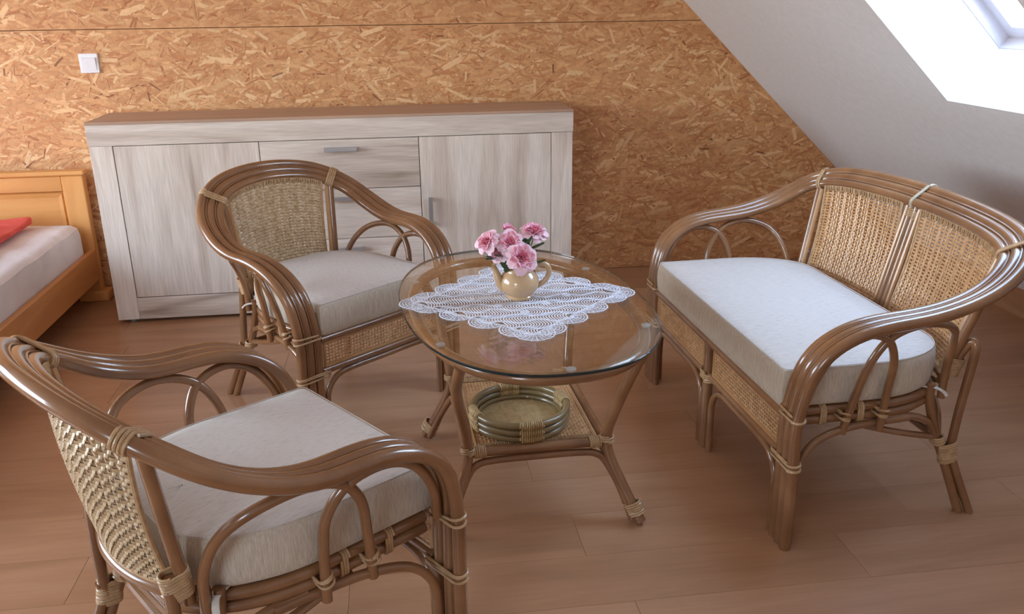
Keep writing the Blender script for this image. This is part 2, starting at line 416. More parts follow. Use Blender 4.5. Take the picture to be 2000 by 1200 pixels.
# shaft lining (trim) beyond the plaster and the window in it
DP = .22
mb = MB()
T = .04
def ring(mbx, a0, a1, ya, yb, n0, n1, t):
    """rectangular frame in the slope plane: inner size given, width t, from depth n0 to n1"""
    I = [(a0, ya), (a0, yb), (a1, yb), (a1, ya)]; O = [(a0-t, ya-t), (a0-t, yb+t), (a1+t, yb+t), (a1+t, ya-t)]
    v = [sl(a, y, n0) for a, y in I] + [sl(a, y, n0) for a, y in O] + [sl(a, y, n1) for a, y in I] + [sl(a, y, n1) for a, y in O]
    f = []
    for i in range(4):
        j = (i+1) % 4
        f += [(i, j, 4+j, 4+i)[::-1], (8+i, 8+j, 12+j, 12+i), (i, j, 8+j, 8+i), (4+i, 4+j, 12+j, 12+i)[::-1]]
    mbx.add(v, f); return mbx
win = empty('window_1', sl((a0+a1)/2, (WY0+WY1)/2, .2), kind='structure')
def wpart(name, mbx, m, **k):
    o = mbx.build(name, m, win, smooth=False, **k); o.matrix_parent_inverse = Matrix.Translation(-win.location); return o
wpart('shaft_lining', ring(MB(), a0, a1, WY0, WY1, .2, DP, .05), M['plaster'])
wpart('window_frame', ring(MB(), a0+.004, a1-.004, WY0+.004, WY1-.004, DP, .285, .05), M['frame_white'])
wpart('sash', ring(MB(), a0+.05, a1-.05, WY0+.05, WY1-.05, .262, .31, .046), M['frame_white'])
wpart('outer_frame', ring(MB(), a0+.0, a1, WY0, WY1, .285, .34, .06), M['frame_grey'])
pv = [sl(a0+.05, WY0+.05, .29), sl(a0+.05, WY1-.05, .29), sl(a1-.05, WY1-.05, .29), sl(a1-.05, WY0+.05, .29)]
pv2 = [p + SN*.006 for p in pv]
wpart('pane', MB().add(pv+pv2, [(0, 1, 2, 3), (7, 6, 5, 4), (0, 4, 5, 1), (1, 5, 6, 2), (2, 6, 7, 3), (3, 7, 4, 0)]), M['pane'])
portal('skylight_daylight', sl((a0+a1)/2, (WY0+WY1)/2, .35), -SN, a1-a0, WY1-WY0, SD)
# knee board
MB().box((XK, YB, -.009), (XK+.03, YW, slope_z(XK)+.02), .002).build('baseboard_right', M['knee'], kind='structure')
MB().box((XL-.1, YB-.1, ZC), (XT+.02, YW+.1, ZC+.1)).build('ceiling', M['plaster'], smooth=False, kind='structure')
# left wall with a window, and the wall behind the camera with another
def wall_hole(name, axis, pos, lo, hi, hlo, hhi, th):
    mb = MB()
    (u0, z0), (u1, z1) = lo, hi; (p0, q0), (p1, q1) = hlo, hhi
    for (a, b, c, d) in ((u0, z0, u1, q0), (u0, q1, u1, z1), (u0, q0, p0, q1), (p1, q0, u1, q1)):
        if axis == 'x': mb.box((pos-th, a, b), (pos, c, d))
        else: mb.box((a, pos-th, b), (c, pos, d))
    return mb.build(name, M['plaster'], smooth=False, kind='structure')
LW = ((-2.9, .70), (-.15, 2.25))
wall_hole('wall_left', 'x', XL, (YB-.1, -.05), (YW+.1, ZC+.05), LW[0], LW[1], .12)
BW = ((-1.2, .9), (.0, 2.1))
wall_hole('wall_front', 'y', YB, (XL-.1, -.05), (XK+.3, ZC+.05), BW[0], BW[1], .12)
def frame_window(name, axis, pos, a, b):
    r = empty(name, (pos, (a[0]+b[0])/2, a[1]) if axis == 'x' else ((a[0]+b[0])/2, pos, a[1]), kind='structure')
    mb = MB(); t = .06
    for (u0, z0, u1, z1) in ((a[0], a[1], b[0], a[1]+t), (a[0], b[1]-t, b[0], b[1]), (a[0], a[1]+t, a[0]+t, b[1]-t), (b[0]-t, a[1]+t, b[0], b[1]-t), ((a[0]+b[0])/2-t/2, a[1]+t, (a[0]+b[0])/2+t/2, b[1]-t)):
        if axis == 'x': mb.box((pos-.09, u0, z0), (pos-.03, u1, z1))
        else: mb.box((u0, pos-.09, z0), (u1, pos-.03, z1))
    o = mb.build('window_frame', M['frame_white'], r, smooth=False); o.matrix_parent_inverse = Matrix.Translation(-r.location)
    mb = MB()
    if axis == 'x': mb.box((pos-.062, a[0]+t, a[1]+t), (pos-.058, b[0]-t, b[1]-t))
    else: mb.box((a[0]+t, pos-.062, a[1]+t), (b[0]-t, pos-.058, b[1]-t))
    o = mb.build('pane', M['pane'], r, smooth=False); o.matrix_parent_inverse = Matrix.Translation(-r.location)
frame_window('window_2', 'x', XL, *LW); frame_window('window_3', 'y', YB, *BW)
portal('left_window_daylight', (XL-.14, (LW[0][0]+LW[1][0])/2, (LW[0][1]+LW[1][1])/2), (1, 0, 0), LW[1][1]-LW[0][1], LW[1][0]-LW[0][0], (0, 1, 0))
portal('rear_window_daylight', ((BW[0][0]+BW[1][0])/2, YB-.14, (BW[0][1]+BW[1][1])/2), (0, 1, 0), BW[1][1]-BW[0][1], BW[1][0]-BW[0][0], (1, 0, 0))

# light switch on the OSB
sw = empty('light_switch', (-.080, YW, 1.114), label='white square light switch on the OSB wall', category='light switch')
MB().box((-.042, -.013, -.043), (.042, 0, .043), .003).build('cover_plate', M['white_plastic'], sw)
mb = MB(); v = [(-.030, -.013, -.033), (.030, -.013, -.033), (.030, -.013, .027), (-.030, -.013, .027), (-.030, -.0145, -.033), (.030, -.0145, -.033), (.030, -.0205, .022), (-.030, -.0205, .022)]
mb.add(v, [(4, 5, 6, 7), (0, 1, 5, 4), (1, 2, 6, 5), (2, 3, 7, 6), (3, 0, 4, 7)]).build('rocker', M['white_plastic'], sw, smooth=False)

# ------------------------------------------------------------------ sideboard
sb = empty('sideboard', (0, 0, 0), label='long pale oak sideboard with two doors and three drawers', category='sideboard')
SW, SH, SDp = 2.092, .9, .361
MB().box((0, .002, .80), (SW, SDp, SH-.012), .0015).build('top_rail', M['sonoma_h'], sb)
MB().box((0, .0, SH-.012), (SW, SDp, SH), .0015).build('top_board', M['sonoma_top_shaded'], sb)
MB().box((.003, .003, .016), (.097, SDp, .7985), .0015).build('side_panel', M['sonoma_v'], sb)
MB().box((1.992, .003, .016), (SW-.003, SDp, .7985), .0015).build('side_panel', M['sonoma_v'], sb)
MB().box((.0975, .003, .016), (1.9915, SDp-.01, .117), .0015).build('bottom_rail', M['sonoma_h'], sb)
MB().box((.0975, .022, .1175), (1.9915, SDp-.008, .7985)).build('carcass', M['dark_gap'], sb, smooth=False)
def handle(parent, c, l, vert):
    mb = MB(); d = .024; h = l/2; t = .010
    a = (c[0]-(t if vert else h), -d, c[1]-(h if vert else t)); b = (c[0]+(t if vert else h), -d+.010, c[1]+(h if vert else t))
    mb.box(a, b, .002)
    for s in (-1, 1):
        cx, cz = (c[0], c[1]+s*(h-.012)) if vert else (c[0]+s*(h-.012), c[1])
        mb.box((cx-.007, -d+.010, cz-.007), (cx+.007, .004, cz+.007))
    mb.build('handle', M['alu'], parent)
g = .0016
for x0, x1, hx in ((.0985, .702, .655), (1.393, 1.9905, 1.432)):
    d = MB().box((x0+g, .004, .119+g), (x1-g, .0215, .7985-g), .001).build('door', M['sonoma_v'], sb); handle(d, (hx, .462), .135, True)
for z0, z1, hz in ((.577, .7985, .757), (.348, .577, .537), (.119, .348, .304)):
    d = MB().box((.702+g, .004, z0+g), (1.393-g, .0215, z1-g), .001).build('drawer', M['sonoma_h'], sb); handle(d, (1.05, hz), .145, False)
for x, y in ((.06, .04), (2.03, .04), (.06, .32), (2.03, .32), (1.05, .06)):
    MB().lathe([(.0, .0), (.017, .0), (.017, .012), (.011, .017), (0, .017)], 12, (x, y, 0)).build('foot', M['frame_grey'], sb)

# ------------------------------------------------------------------ bed
bed = empty('bed', (-.66, -.6, 0), label='honey-coloured wooden bed with panelled headboard at the left edge', category='bed')
def bpart(name, mb, m, parent=bed, **k):
    o = mb.build(name, m, parent, **k)
    o.matrix_parent_inverse = Matrix.Translation(-bed.location) if parent is bed else Matrix()
    return o
BX0, BX1 = -1.16, -.165
bpart('headboard_post', MB().box((BX1-.098, .36, .03), (BX1, .405, .618), .004), M['pine_v'])
bpart('headboard_post', MB().box((BX0, .36, .03), (BX0+.098, .405, .618), .004), M['pine_v'])
bpart('headboard_rail', MB().box((BX0+.0985, .362, .545), (BX1-.0985, .403, .617), .003), M['pine'])
bpart('headboard_rail', MB().box((BX0+.0985, .362, .18), (BX1-.0985, .403, .26), .003), M['pine'])
bpart('headboard_cap', MB().box((BX0-.012, .348, .619), (BX1+.012, .418, .64), .006), M['pine'])
mb = MB(); a, b_, zlo, zhi = BX0+.0985, BX1-.0985, .2605, .5445
v = []
for ins, y in ((0, .385), (.012, .372), (.030, .376)):
    v += [(a+ins, y, zlo+ins), (b_-ins, y, zlo+ins), (b_-ins, y, zhi-ins), (a+ins, y, zhi-ins)]
f = [(8, 9, 10, 11)]
for r in (0, 4):
    for i in range(4): j = (i+1) % 4; f.append((r+i, r+j, r+4+j, r+4+i))
bpart('headboard_panel', mb.add(v, f), M['pine'], smooth=False)
bpart('headboard_foot', MB().box((BX1-.11, .345, 0), (BX1+.03, .43, .05), .006), M['pine'])
bpart('headboard_foot', MB().box((BX0-.03, .345, 0), (BX0+.11, .43, .05), .006), M['pine'])
bpart('side_rail', MB().box((BX1-.028, -1.56, .112), (BX1, .359, .26), .004), M['pine_y'])
bpart('side_rail', MB().box((BX0, -1.56, .112), (BX0+.028, .359, .26), .004), M['pine_y'])
bpart('foot_rail', MB().box((BX0, -1.60, .112), (BX1, -1.561, .30), .004), M['pine'])
for x in (BX0+.002, BX1-.062): bpart('leg', MB().box((x, -1.66, 0), (x+.06, -1.601, .34), .004), M['pine_v'])
bpart('slat_base', MB().box((BX0+.03, -1.55, .15), (BX1-.03, .355, .18)), M['pine'])

def pillow_slab(x0, x1, y0, y1, z0, z1, r, nx=14, crown=.0, wob=0.0, seed=1):
    """soft rounded slab"""
    rng = random.Random(seed); mb = MB(); rings = []
    lay = [(z0, r*.7), (z0+r*.35, r*.15), (z0+r, 0), (z1-r, 0), (z1-r*.35, r*.12), (z1-r*.08, r*.45), (z1, r), (z1+crown*.6, r*3), (z1+crown, r*6)]
    def outline(ins):
        a, b, c, d = x0+ins, x1-ins, y0+ins, y1-ins; cr_ = max(r*1.2-ins*.3, .004); L = []
        for (cx, cy, s) in ((b-cr_, d-cr_, 0), (a+cr_, d-cr_, 1), (a+cr_, c+cr_, 2), (b-cr_, c+cr_, 3)):
            for k in range(6):
                t = PI/2*(s+k/5); L.append((cx+cr_*math.cos(t), cy+cr_*math.sin(t)))
        P = []
        n = len(L)
        for i in range(n):
            p, q = L[i], L[(i+1) % n]; d = math.hypot(q[0]-p[0], q[1]-p[1]); m = 14 if i % 6 == 5 else 1
            for k in range(m): P.append((p[0]+(q[0]-p[0])*k/m, p[1]+(q[1]-p[1])*k/m))
        return P
    for z, ins in lay:
        rings.append([(x, y, z+wob*math.sin(x*23+y*17)*.5+wob*math.sin(y*31)*.5 if z > (z0+z1)/2 else z) for x, y in outline(ins)])
    n = len(rings[0]); V = [p for r_ in rings for p in r_]; F = []
    for i in range(len(rings)-1):
        for k in range(n): F.append((i*n+k, i*n+(k+1) % n, (i+1)*n+(k+1) % n, (i+1)*n+k))
    F.append(tuple(range(n))[::-1]); F.append(tuple((len(rings)-1)*n+k for k in range(n)))
    return mb.add(V, F)
mt = pillow_slab(BX0+.032, BX1-.03, -1.54, .342, .181, .40, .055, crown=.008, wob=.004).build('mattress', M['sheet'], label='white sheeted mattress lying in the wooden bed', category='mattress')
bl = pillow_slab(BX0+.05, -.375, -1.45, .25, .422, .448, .012, crown=.008, wob=.010, seed=4).build('folded_blanket', M['red'], label='coral red folded blanket on the white mattress', category='blanket')

# ------------------------------------------------------------------ rattan chairs and settee
PR, PS = .0152, .0306          # pole radius and spacing in the three-pole rail
def strip_weave(surf, nu, nv, wu, wv, amp, twill=False, th=.0011, sub=1):
    """surf(u,v) -> (point, normal), u,v in 0..1. Real interlaced strips: nu upright, nv crosswise; wu, wv are half widths"""
    mb = MB()
    def ribbon(pts, nrm, wid):
        V = []; F = []; n = len(pts)
        for i in range(n):
            t = (pts[min(i+1, n-1)] - pts[max(i-1, 0)]); t = t/np.linalg.norm(t)
            s = np.cross(nrm[i], t); s = s/np.linalg.norm(s)
            for a, b in ((-1, -.2), (0, 1), (1, -.2), (0, -1)): V.append(pts[i]+s*a*wid+nrm[i]*b*th)
        for i in range(n-1):
            for k in range(4): F.append((i*4+k, i*4+(k+1) % 4, i*4+4+(k+1) % 4, i*4+4+k))
        mb.add(V, F)
    def over(i, j):
        return 1 if ((((i+j) // 2) % 2) if twill else ((i+j) % 2)) else -1
    for i in range(nu):
        u = (i+.5)/nu; P = []; Nn = []
        for j in range(nv+2):
            v = min(max((j-.5)/nv, 0), 1); p, n = surf(u, v); P.append(p + n*amp*(over(i, j-1) if 0 < j < nv+1 else 0)); Nn.append(n)
        ribbon(P, Nn, wu)
    for j in range(nv):
        v = (j+.5)/nv; P = []; Nn = []
        for i in range(nu+2):
            u = min(max((i-.5)/nu, 0), 1); p, n = surf(u, v); P.append(p - n*amp*(over(i-1, j) if 0 < i < nu+1 else 0)); Nn.append(n)
        ribbon(P, Nn, wv)
    return mb

def make_seat(root, ctrl, nrm, half, stile_x, sb_x, panels, cane, sofa):
    """ctrl: half of the arm and back rail from the floor at the right front leg to the middle of the back"""
    h = cr(ctrl, 8); nn = cr(nrm, 8)
    full = np.vstack([h, (h*[-1, 1, 1])[::-1][1:]])
    for _ in range(14):                      # ease the joints between spline pieces
        f2 = full.copy(); f2[1:-1] = full[1:-1]*.5 + (full[:-2]+full[2:])*.25
        keep = full[:, 2] < .36; f2[keep] = full[keep]; full = f2
    N = np.vstack([nn, (nn*[-1, 1, 1])[::-1][1:]])
    T = np.gradient(full, axis=0); T /= np.linalg.norm(T, axis=1)[:, None]
    N = N - T*(N*T).sum(1)[:, None]; N /= np.linalg.norm(N, axis=1)[:, None]
    U = np.cross(T, N); U *= np.where(np.arange(len(U))[:, None] >= 0, 1, 1)
    for k in (-1, 0, 1):
        MB().tube(full + N*PS*k, PR, 12).build('rail_pole', M['rattan'], root)
    # thin canes that fill the grooves, above and below
    sgn = np.sign(U[:, 2]); sgn[np.abs(U[:, 2]) < .05] = 0
    # choose the outward/up side of U: up on arms and back, forward on the legs
    dirv = U.copy()
    ref = np.array([0, -.6, .8])
    s = np.sign((dirv*ref).sum(1)); dirv = dirv*s[:, None]
    lo, hi = 10, len(full)-10
    for k in (-.5, .5):
        MB().tube(full[lo:hi] + N[lo:hi]*PS*k + dirv[lo:hi]*.0096, .0030, 6).build('rail_cane', M['rattan'], root)
    def rail_at_x(x):
        """point, side vector and tangent of the back rail where it crosses x (top half of the curve only)"""
        mid = len(full)//2; best = None
        rngi = range(len(h)-26, len(full)-(len(h)-26))
        i = min(rngi, key=lambda q: abs(full[q][0]-x)); return full[i], N[i], T[i]
    hx = half                                   # x of the leg centre line
    off = half - .305
    # --- stiles and back panels
    ZB = .395
    def bot(x):
        w = sb_x
        return np.array([x, .238-.055*(abs(x)/w)**2 if not sofa else .232-.055*(abs(x)/w)**3, ZB])
    def top(x):
        p, n, t = rail_at_x(x); q = p - n*(PS+PR*.75); return q
    xs_t = stile_x; xs_b = sb_x
    stl = [-1, 1]
    for s_ in stl:
        p, n, t = rail_at_x(s_*xs_t)
        b = bot(s_*xs_b); q = p - n*PS*.95
        d = (b-q)/np.linalg.norm(b-q)
        st = MB().tube([q, q+d*.08, q+(b-q)*.5, b, b+d*.03], .0125, 10).build('stile', M['rattan'], root)
        o = np.array([-s_*.0185, -.002, 0])
        MB().tube([q+o-[0, 0, .014], b+o], .0080, 8).build('stile_cane', M['rattan_pale'], st)
        bind(root, p, t, n, PS, PR, 4 if not sofa else 2, .0072, .0036)
        bind(root, b - d*.022 + np.array([0, .012, 0]), d, (0, 1, 0), .0105, .0133, 11, .0050, .0029)
    if sofa:
        p, n, t = rail_at_x(0); b = bot(0); q = p - n*PS*.95
        for s_ in (-1, 1):
            st = MB().tube([q+[s_*.012, 0, 0], b+[s_*.012, 0, 0]], .0115, 10).build('stile', M['rattan'], root)
            MB().tube([q+[s_*.0305, -.003, -.012], b+[s_*.0305, -.003, 0]], .0075, 8).build('stile_cane', M['rattan_pale'], st)
        bind(root, p, t, n, PS, PR, 2, .0055, .0032, m=M['tie_cane'])
        bind(root, q+[0, -.004, -.035], (q-b), (1, 0, 0), .014, .0122, 4, .0065, .0030)
    # bottom rail of the back
    MB().tube([bot(x) + [0, 0, -.012] for x in np.linspace(-xs_b-.005, xs_b+.005, 25)], .0125, 10).build('back_rail', M['rattan'], root)
    spans = [(-1, 1)] if not sofa else [(-1, -.085), (.085, 1)]
    gap = .027
    for (ua, ub) in spans:
        def edge(u, g0=ua, g1=ub):
            f = ua + (ub-ua)*u
            xt, xb = f*(xs_t-gap*(1 if abs(f) > .5 else 1)), f*(xs_b-gap)
            return top(xt), bot(xb)
        tab = []
        G = 41
        for i in range(G): tab.append(edge(i/(G-1)))
        ta = np.array([t_[0] for t_ in tab]); tb = np.array([t_[1] for t_ in tab])
        def S(u, v, ta=ta, tb=tb):
            x = min(max(u, 0), 1)*(G-1); i = min(int(x), G-2); w = x-i
            a = ta[i]*(1-w)+ta[i+1]*w; b = tb[i]*(1-w)+tb[i+1]*w
            p = b + (a-b)*v; p = p + np.array([0, .012*math.sin(PI*v), 0])
            du = (ta[i+1]-ta[i])*v + (tb[i+1]-tb[i])*(1-v); dv = a-b
            n = np.cross(du, dv); n /= np.linalg.norm(n); return p, n
        hh = np.linalg.norm(S(.5, 1)[0]-S(.5, 0)[0]); ww = sum(np.linalg.norm(S((k+1)/20, .6)[0]-S(k/20, .6)[0]) for k in range(20))
        if cane: wv_ = strip_weave(S, int(ww/.0112), int(hh/.0104), .0034, .0033, .0012)
        else: wv_ = strip_weave(S, int(ww/.0132), int(hh/.0112), .0047, .0043, .0030, False, .0016)
        wp = wv_.build('woven_panel', M['cane'] if cane else M['weave'], root, kind='stuff')
        # bound edge round the weave
        E_ = [S(u, 1.0)[0] for u in np.linspace(0, 1, 25)] + [S(1, v)[0] for v in np.linspace(.96, 0, 16)] + [S(u, 0)[0] for u in np.linspace(.97, 0, 25)] + [S(0, v)[0] for v in np.linspace(.04, .96, 16)]
        MB().tube(E_, .0052, 7, closed=True).build('panel_edge', M['bind'], wp)
        P1 = [S(u, .955)[0]-S(u, .955)[1]*-.002 for u in np.linspace(.01, .99, int(ww/.0042))]
        mb = MB()
        for i, pp in enumerate(P1):
            u = .01+.98*i/(len(P1)-1); a, n = S(u, .95); b, _ = S(u, 1.0)
            for sg in (-1, 1): mb.tube([a+n*.003*sg, (a+b)/2+n*.005*sg, b+n*.005*sg], .0021, 4, caps=False)
        mb.build('edge_lacing', M['bind'], wp, kind='stuff')
    # --- seat frame: two stacked rings
    def ringpath(x, y0, y1, z, n=10):
        L = [(x, y0, z), (x, y0+.12, z), (x, -.06, z)]
        k = x - .16
        for a in np.linspace(0, PI/2, n)[1:]:
            L.append((k + (x-k)*math.cos(a), -.06+(y1+.06)*math.sin(a), z))
        R_ = [( -p[0], p[1], p[2]) for p in L[::-1]]
        return L + R_
    rx = hx - .061
    for z in (.348, .322):
        MB().tube(cr(ringpath(rx, -.300, .185, z), 2), .0132, 10).build('seat_ring', M['rattan'], root)
    for yy in (-.14, .02, .13):
        MB().tube([(-rx+(.0 if yy < 0 else .02 if yy < .1 else .10), yy, .335), (rx-(.0 if yy < 0 else .02 if yy < .1 else .10), yy, .335)], .011, 8).build('seat_bar', M['rattan'], root)
    for s_ in (-1, 1):
        for yy in (-.205, -.10): bind(root, (s_*rx, yy, .335), (0, 1, 0), (0, 0, 1), .013, .0135, 3, .0062, .0032)
    # --- front apron
    ax = hx - PS - PR
    MB().tube([(-ax, -.318, .357), (ax, -.318, .357)], .0125, 10).build('front_rail', M['rattan'], root)
    MB().tube([(-ax, -.318, .250), (ax, -.318, .250)], .0125, 10).build('front_rail', M['rattan'], root)
    spans = [(-ax, ax)] if not sofa else [(-ax, -.03), (.03, ax)]
    for a, b in spans:
        a2, b2 = a+.012, b-.012
        S = lambda u, v, a2=a2, b2=b2: (np.array([a2+(b2-a2)*u, -.318, .2665+.0745*v]), np.array([0, -1., 0]))
        w = b2-a2
        strip_weave(S, int(w/.0125), 7, .0030, .0031, .0014, False).build('woven_apron', M['cane'], root, kind='stuff')
        fr = [(a2, -.318, .2635), (b2, -.318, .2635), (b2, -.318, .344), (a2, -.318, .344)]
        mb = MB()
        for i in range(4): mb.tube([fr[i], fr[(i+1) % 4]], .0058, 7)
        mb.build('apron_edge', M['rattan_pale'], root)
        # bracket under the apron, bending down along the legs
        x0, x1 = a+.011, b-.011
        br = [(x0, -.318, .0), (x0, -.318, .10), (x0+.003, -.318, .165), (x0+.030, -.318, .208), (x0+.085, -.318, .2265), ((x0+x1)/2, -.318, .2275), (x1-.085, -.318, .2265), (x1-.030, -.318, .208), (x1-.003, -.318, .165), (x1, -.318, .10), (x1, -.318, 0)]
        MB().tube(cr(br, 6), .0105, 10).build('front_bracket', M['rattan'], root)
    if sofa:
        MB().tube([(0, -.318, 0), (0, -.318, .2), (0, -.318, .36)], .0165, 12).build('middle_leg', M['rattan'], root)
        bind(root, (0, -.318, .247), (0, 0, 1), (1, 0, 0), .014, .0165, 4, .007, .0034)
    for s_ in (-1, 1):
        bind(root, (s_*hx, -.318, .372), (0, 0, 1), (1, 0, 0), PS, PR, 2, .009, .0034, .10)
        bind(root, (s_*(hx-.012), -.318, .240), (0, 0, 1), (1, 0, 0), PS+.012, PR, 3, .0075, .0034, .05)
        # side bracket
        o = off
        X = lambda x: s_*(x+o)
        MB().tube(cr([(X(.297), -.288, 0), (X(.297), -.288, .14), (X(.294), -.280, .22), (X(.280), -.235, .272), (X(.266), -.15, .296), (X(.252), -.05, .300), (X(.243), .05, .300)], 6), .0105, 10).build('side_bracket', M['rattan'], root)
        # two overlapping arches between seat and arm
        A1 = [(X(.214), .160, .335), (X(.218), .158, .42), (X(.252), .140, .500), (X(.294), .097, .553), (X(.316), .01, .574), (X(.312), -.072, .550), (X(.302), -.118, .49), (X(.283), -.138, .40), (X(.268), -.154, .286)]
        A2 = [(X(.268), -.048, .286), (X(.276), -.046, .40), (X(.292), -.050, .482), (X(.311), -.090, .543), (X(.322), -.165, .558), (X(.322), -.232, .525), (X(.316), -.275, .455), (X(.303), -.292, .38)]
        if sofa: A1, A2 = [[(x, y_, z if z < .4 else .4+(z-.4)*1.13) for x, y_, z in A] for A in (A1, A2)]
        for A, yy in ((A1, -.152), (A2, -.047)):
            ar = MB().tube(cr(A, 6), .0108, 10).build('arm_arch', M['rattan'], root)
            bind(root, (X(.257), yy, .336), (0, .25, 1), (1, 0, 0), .013, .0135, 3, .007, .0031, .22)
        # rear post, splayed rear leg and its braces
        if sofa: rp = [(X(.196), .200, .425), (X(.203), .213, .465), (X(.214), .226, .492), (X(.225), .231, .480), (X(.226), .228, .43), (X(.222), .217, .30), (X(.222), .208, .165)]
        else: rp = [(X(.198), .211, .435), (X(.204), .212, .36), (X(.214), .211, .26), (X(.222), .208, .165)]
        MB().tube(cr(rp, 5), .0122, 10).build('rear_post', M['rattan'], root)
        r1 = [(X(.205), .130, .375), (X(.206), .135, .32), (X(.213), .160, .23), (X(.226), .190, .15), (X(.262), .236, .0)]
        MB().tube(cr(r1, 6), .0125, 10).build('rear_leg', M['rattan'], root)
        r2 = [(X(.222), .215, .20), (X(.232), .214, .15), (X(.272), .262, .0)]
        MB().tube(cr(r2, 6), .0118, 10).build('rear_leg', M['rattan'], root)
        bind(root, (X(.226), .199, .172), (.04*s_, .16, -1), (0, 1, 0), .011, .0128, 10, .0058, .0034)
        sbk = [(X(.214), .168, .20), (X(.222), .13, .265), (X(.236), .06, .300), (X(.244), -.02, .306)]
        MB().tube(cr(sbk, 6), .0102, 8).build('rear_brace', M['rattan'], root)
        st2 = [(X(.214), .165, .215), (X(.232), .02, .255), (X(.243), -.12, .302)]
        MB().tube(cr(st2, 5), .0095, 8).build('rear_brace', M['rattan'], root)
        bk = [(X(.214), .172, .20), (X(.17), .185, .285), (X(.09)if not sofa else s_*(.09+o), .192, .300), (s_*.0, .195, .300)]
        MB().tube(cr(bk, 6), .0105, 8).build('back_brace', M['rattan'], root)
        bind(root, (X(.214), .170, .208), (0, .3, -1), (1, 0, 0), .006, .014, 4, .006, .0032)
    # stretcher between the rear legs
    MB().tube([(-(.214+off), .172, .21), (.214+off, .172, .21)], .011, 8).build('stretcher', M['rattan'], root)

def make_cushion(name, hx, label, tie_pts=(), **kw):
    x0, yf, ys, yb, z0, z1, r = hx, -.327, -.07, .182, .3635, .474, .020
    def outline(ins):
        L = []
        x = x0-ins; y0 = yf+ins; k = x-.17; c = .012
        L += [(t, y0) for t in np.linspace(-x+c, x-c, 15)] + [(x-c*.3, y0+c*.3)]
        L += [(x, t) for t in np.linspace(y0+c, ys, 9)]
        for a in np.linspace(0, PI/2, 13)[1:]: L.append((k+(x-k)*math.cos(a)**.95, ys+(yb-ins-ys)*math.sin(a)**.95))
        back = [(t, yb-ins) for t in np.linspace(k, -k, 11)[1:-1]]
        L += back
        for a in np.linspace(PI/2, 0, 13)[:-1]: L.append((-(k+(x-k)*math.cos(a)**.95), ys+(yb-ins-ys)*math.sin(a)**.95))
        L += [(-x, t) for t in np.linspace(ys, y0+c, 9)] + [(-x+c*.3, y0+c*.3)]
        return L
    lay = [(z0, .02), (z0+.003, .006), (z0+.010, .0005), (z0+.03, -.002), ((z0+z1)/2, -.003), (z1-.03, -.002), (z1-.012, .0), (z1-.004, .003), (z1, .010), (z1+.003, .03), (z1+.007, .09), (z1+.009, .15)]
    rings = [[(x, y, z) for x, y in outline(i)] for z, i in lay]
    n = len(rings[0]); V = [p for q in rings for p in q]; F = []
    for i in range(len(rings)-1):
        for k in range(n): F.append((i*n+k, i*n+(k+1) % n, (i+1)*n+(k+1) % n, (i+1)*n+k))
    c = len(V); V += [(0, (yf+yb)/2, z0), (0, (yf+yb)/2, z1+.010)]
    b = (len(rings)-1)*n
    for k in range(n): F.append((c, (k+1) % n, k)); F.append((c+1, b+k, b+(k+1) % n))
    root = empty(name, label=label, category='cushion', **kw)
    o = MB().add(V, F).build('pad', M['fabric'], root)
    # seam along the top edge
    MB().tube([(x, y, z1-.001) for x, y in outline(.0035)], .0014, 5, closed=True).build('seam', M['fabric'], root)
    for pts in tie_pts: MB().tube(cr(pts, 5), .0075, 6, flat=.35).build('tie', M['tie'], root)
    return root

def place(o, pose, z=0):
    o.location = (pose[0], pose[1], z); o.rotation_euler = (0, 0, pose[2])
C1 = (1.007, -.872, .706); C2 = (.914, -2.289, 2.189); SF = (2.537, -1.492, -1.539)
CH = [(.305, -.318, 0), (.305, -.318, .2), (.305, -.318, .40), (.318, -.275, .53), (.333, -.15, .597), (.335, .0, .598), (.325, .125, .644), (.286, .215, .708), (.178, .292, .766), (0, .322, .786)]
CN = [(1, 0, 0), (1, 0, 0), (1, 0, 0), (1, 0, 0), (1, 0, .05), (1, .05, .12), (.9, .35, .3), (.7, .6, .45), (.3, .75, .6), (0, .8, .62)]
chair = empty('rattan_armchair', label='rattan armchair with cream cushion in front of the sideboard', category='armchair', group='rattan armchairs')
make_seat(chair, CH, CN, .305, .250, .195, 1, False, False)
place(chair, C1)
chair2 = copy_tree(chair); chair2['label'] = 'rattan armchair in the near left corner, seen from behind'
place(chair2, C2)
STIE = [(.196, .110, .366), (.214, .138, .366), (.232, .150, .362), (.243, .155, .352)]
cu = make_cushion('seat_cushion', .257, 'cream woven seat cushion on the armchair by the sideboard', [STIE, [(-p[0], p[1], p[2]) for p in STIE]], group='armchair cushions'); place(cu, C1)
cu2 = copy_tree(cu); cu2['label'] = 'cream woven seat cushion on the nearest armchair'; place(cu2, C2)
SS = [(.539, -.318, 0), (.539, -.318, .2), (.539, -.318, .38), (.556, -.288, .53), (.565, -.17, .606), (.566, .0, .622), (.562, .15, .668), (.525, .25, .735), (.41, .312, .768), (.20, .335, .780), (0, .338, .785)]
SNm = CN[:8] + [(.3, .75, .6), (.05, .8, .62), (0, .8, .62)]
sofa = empty('rattan_settee', label='two-seat rattan settee with cane back under the roof slope', category='settee')
make_seat(sofa, SS, SNm, .539, .490, .425, 2, True, True); place(sofa, SF)
T2 = [(p[0]+.234, p[1], p[2]) for p in STIE]
cu3 = make_cushion('bench_cushion', .491, 'long cream seat cushion on the settee', [T2, [(-p[0], p[1], p[2]) for p in T2]]); place(cu3, SF)

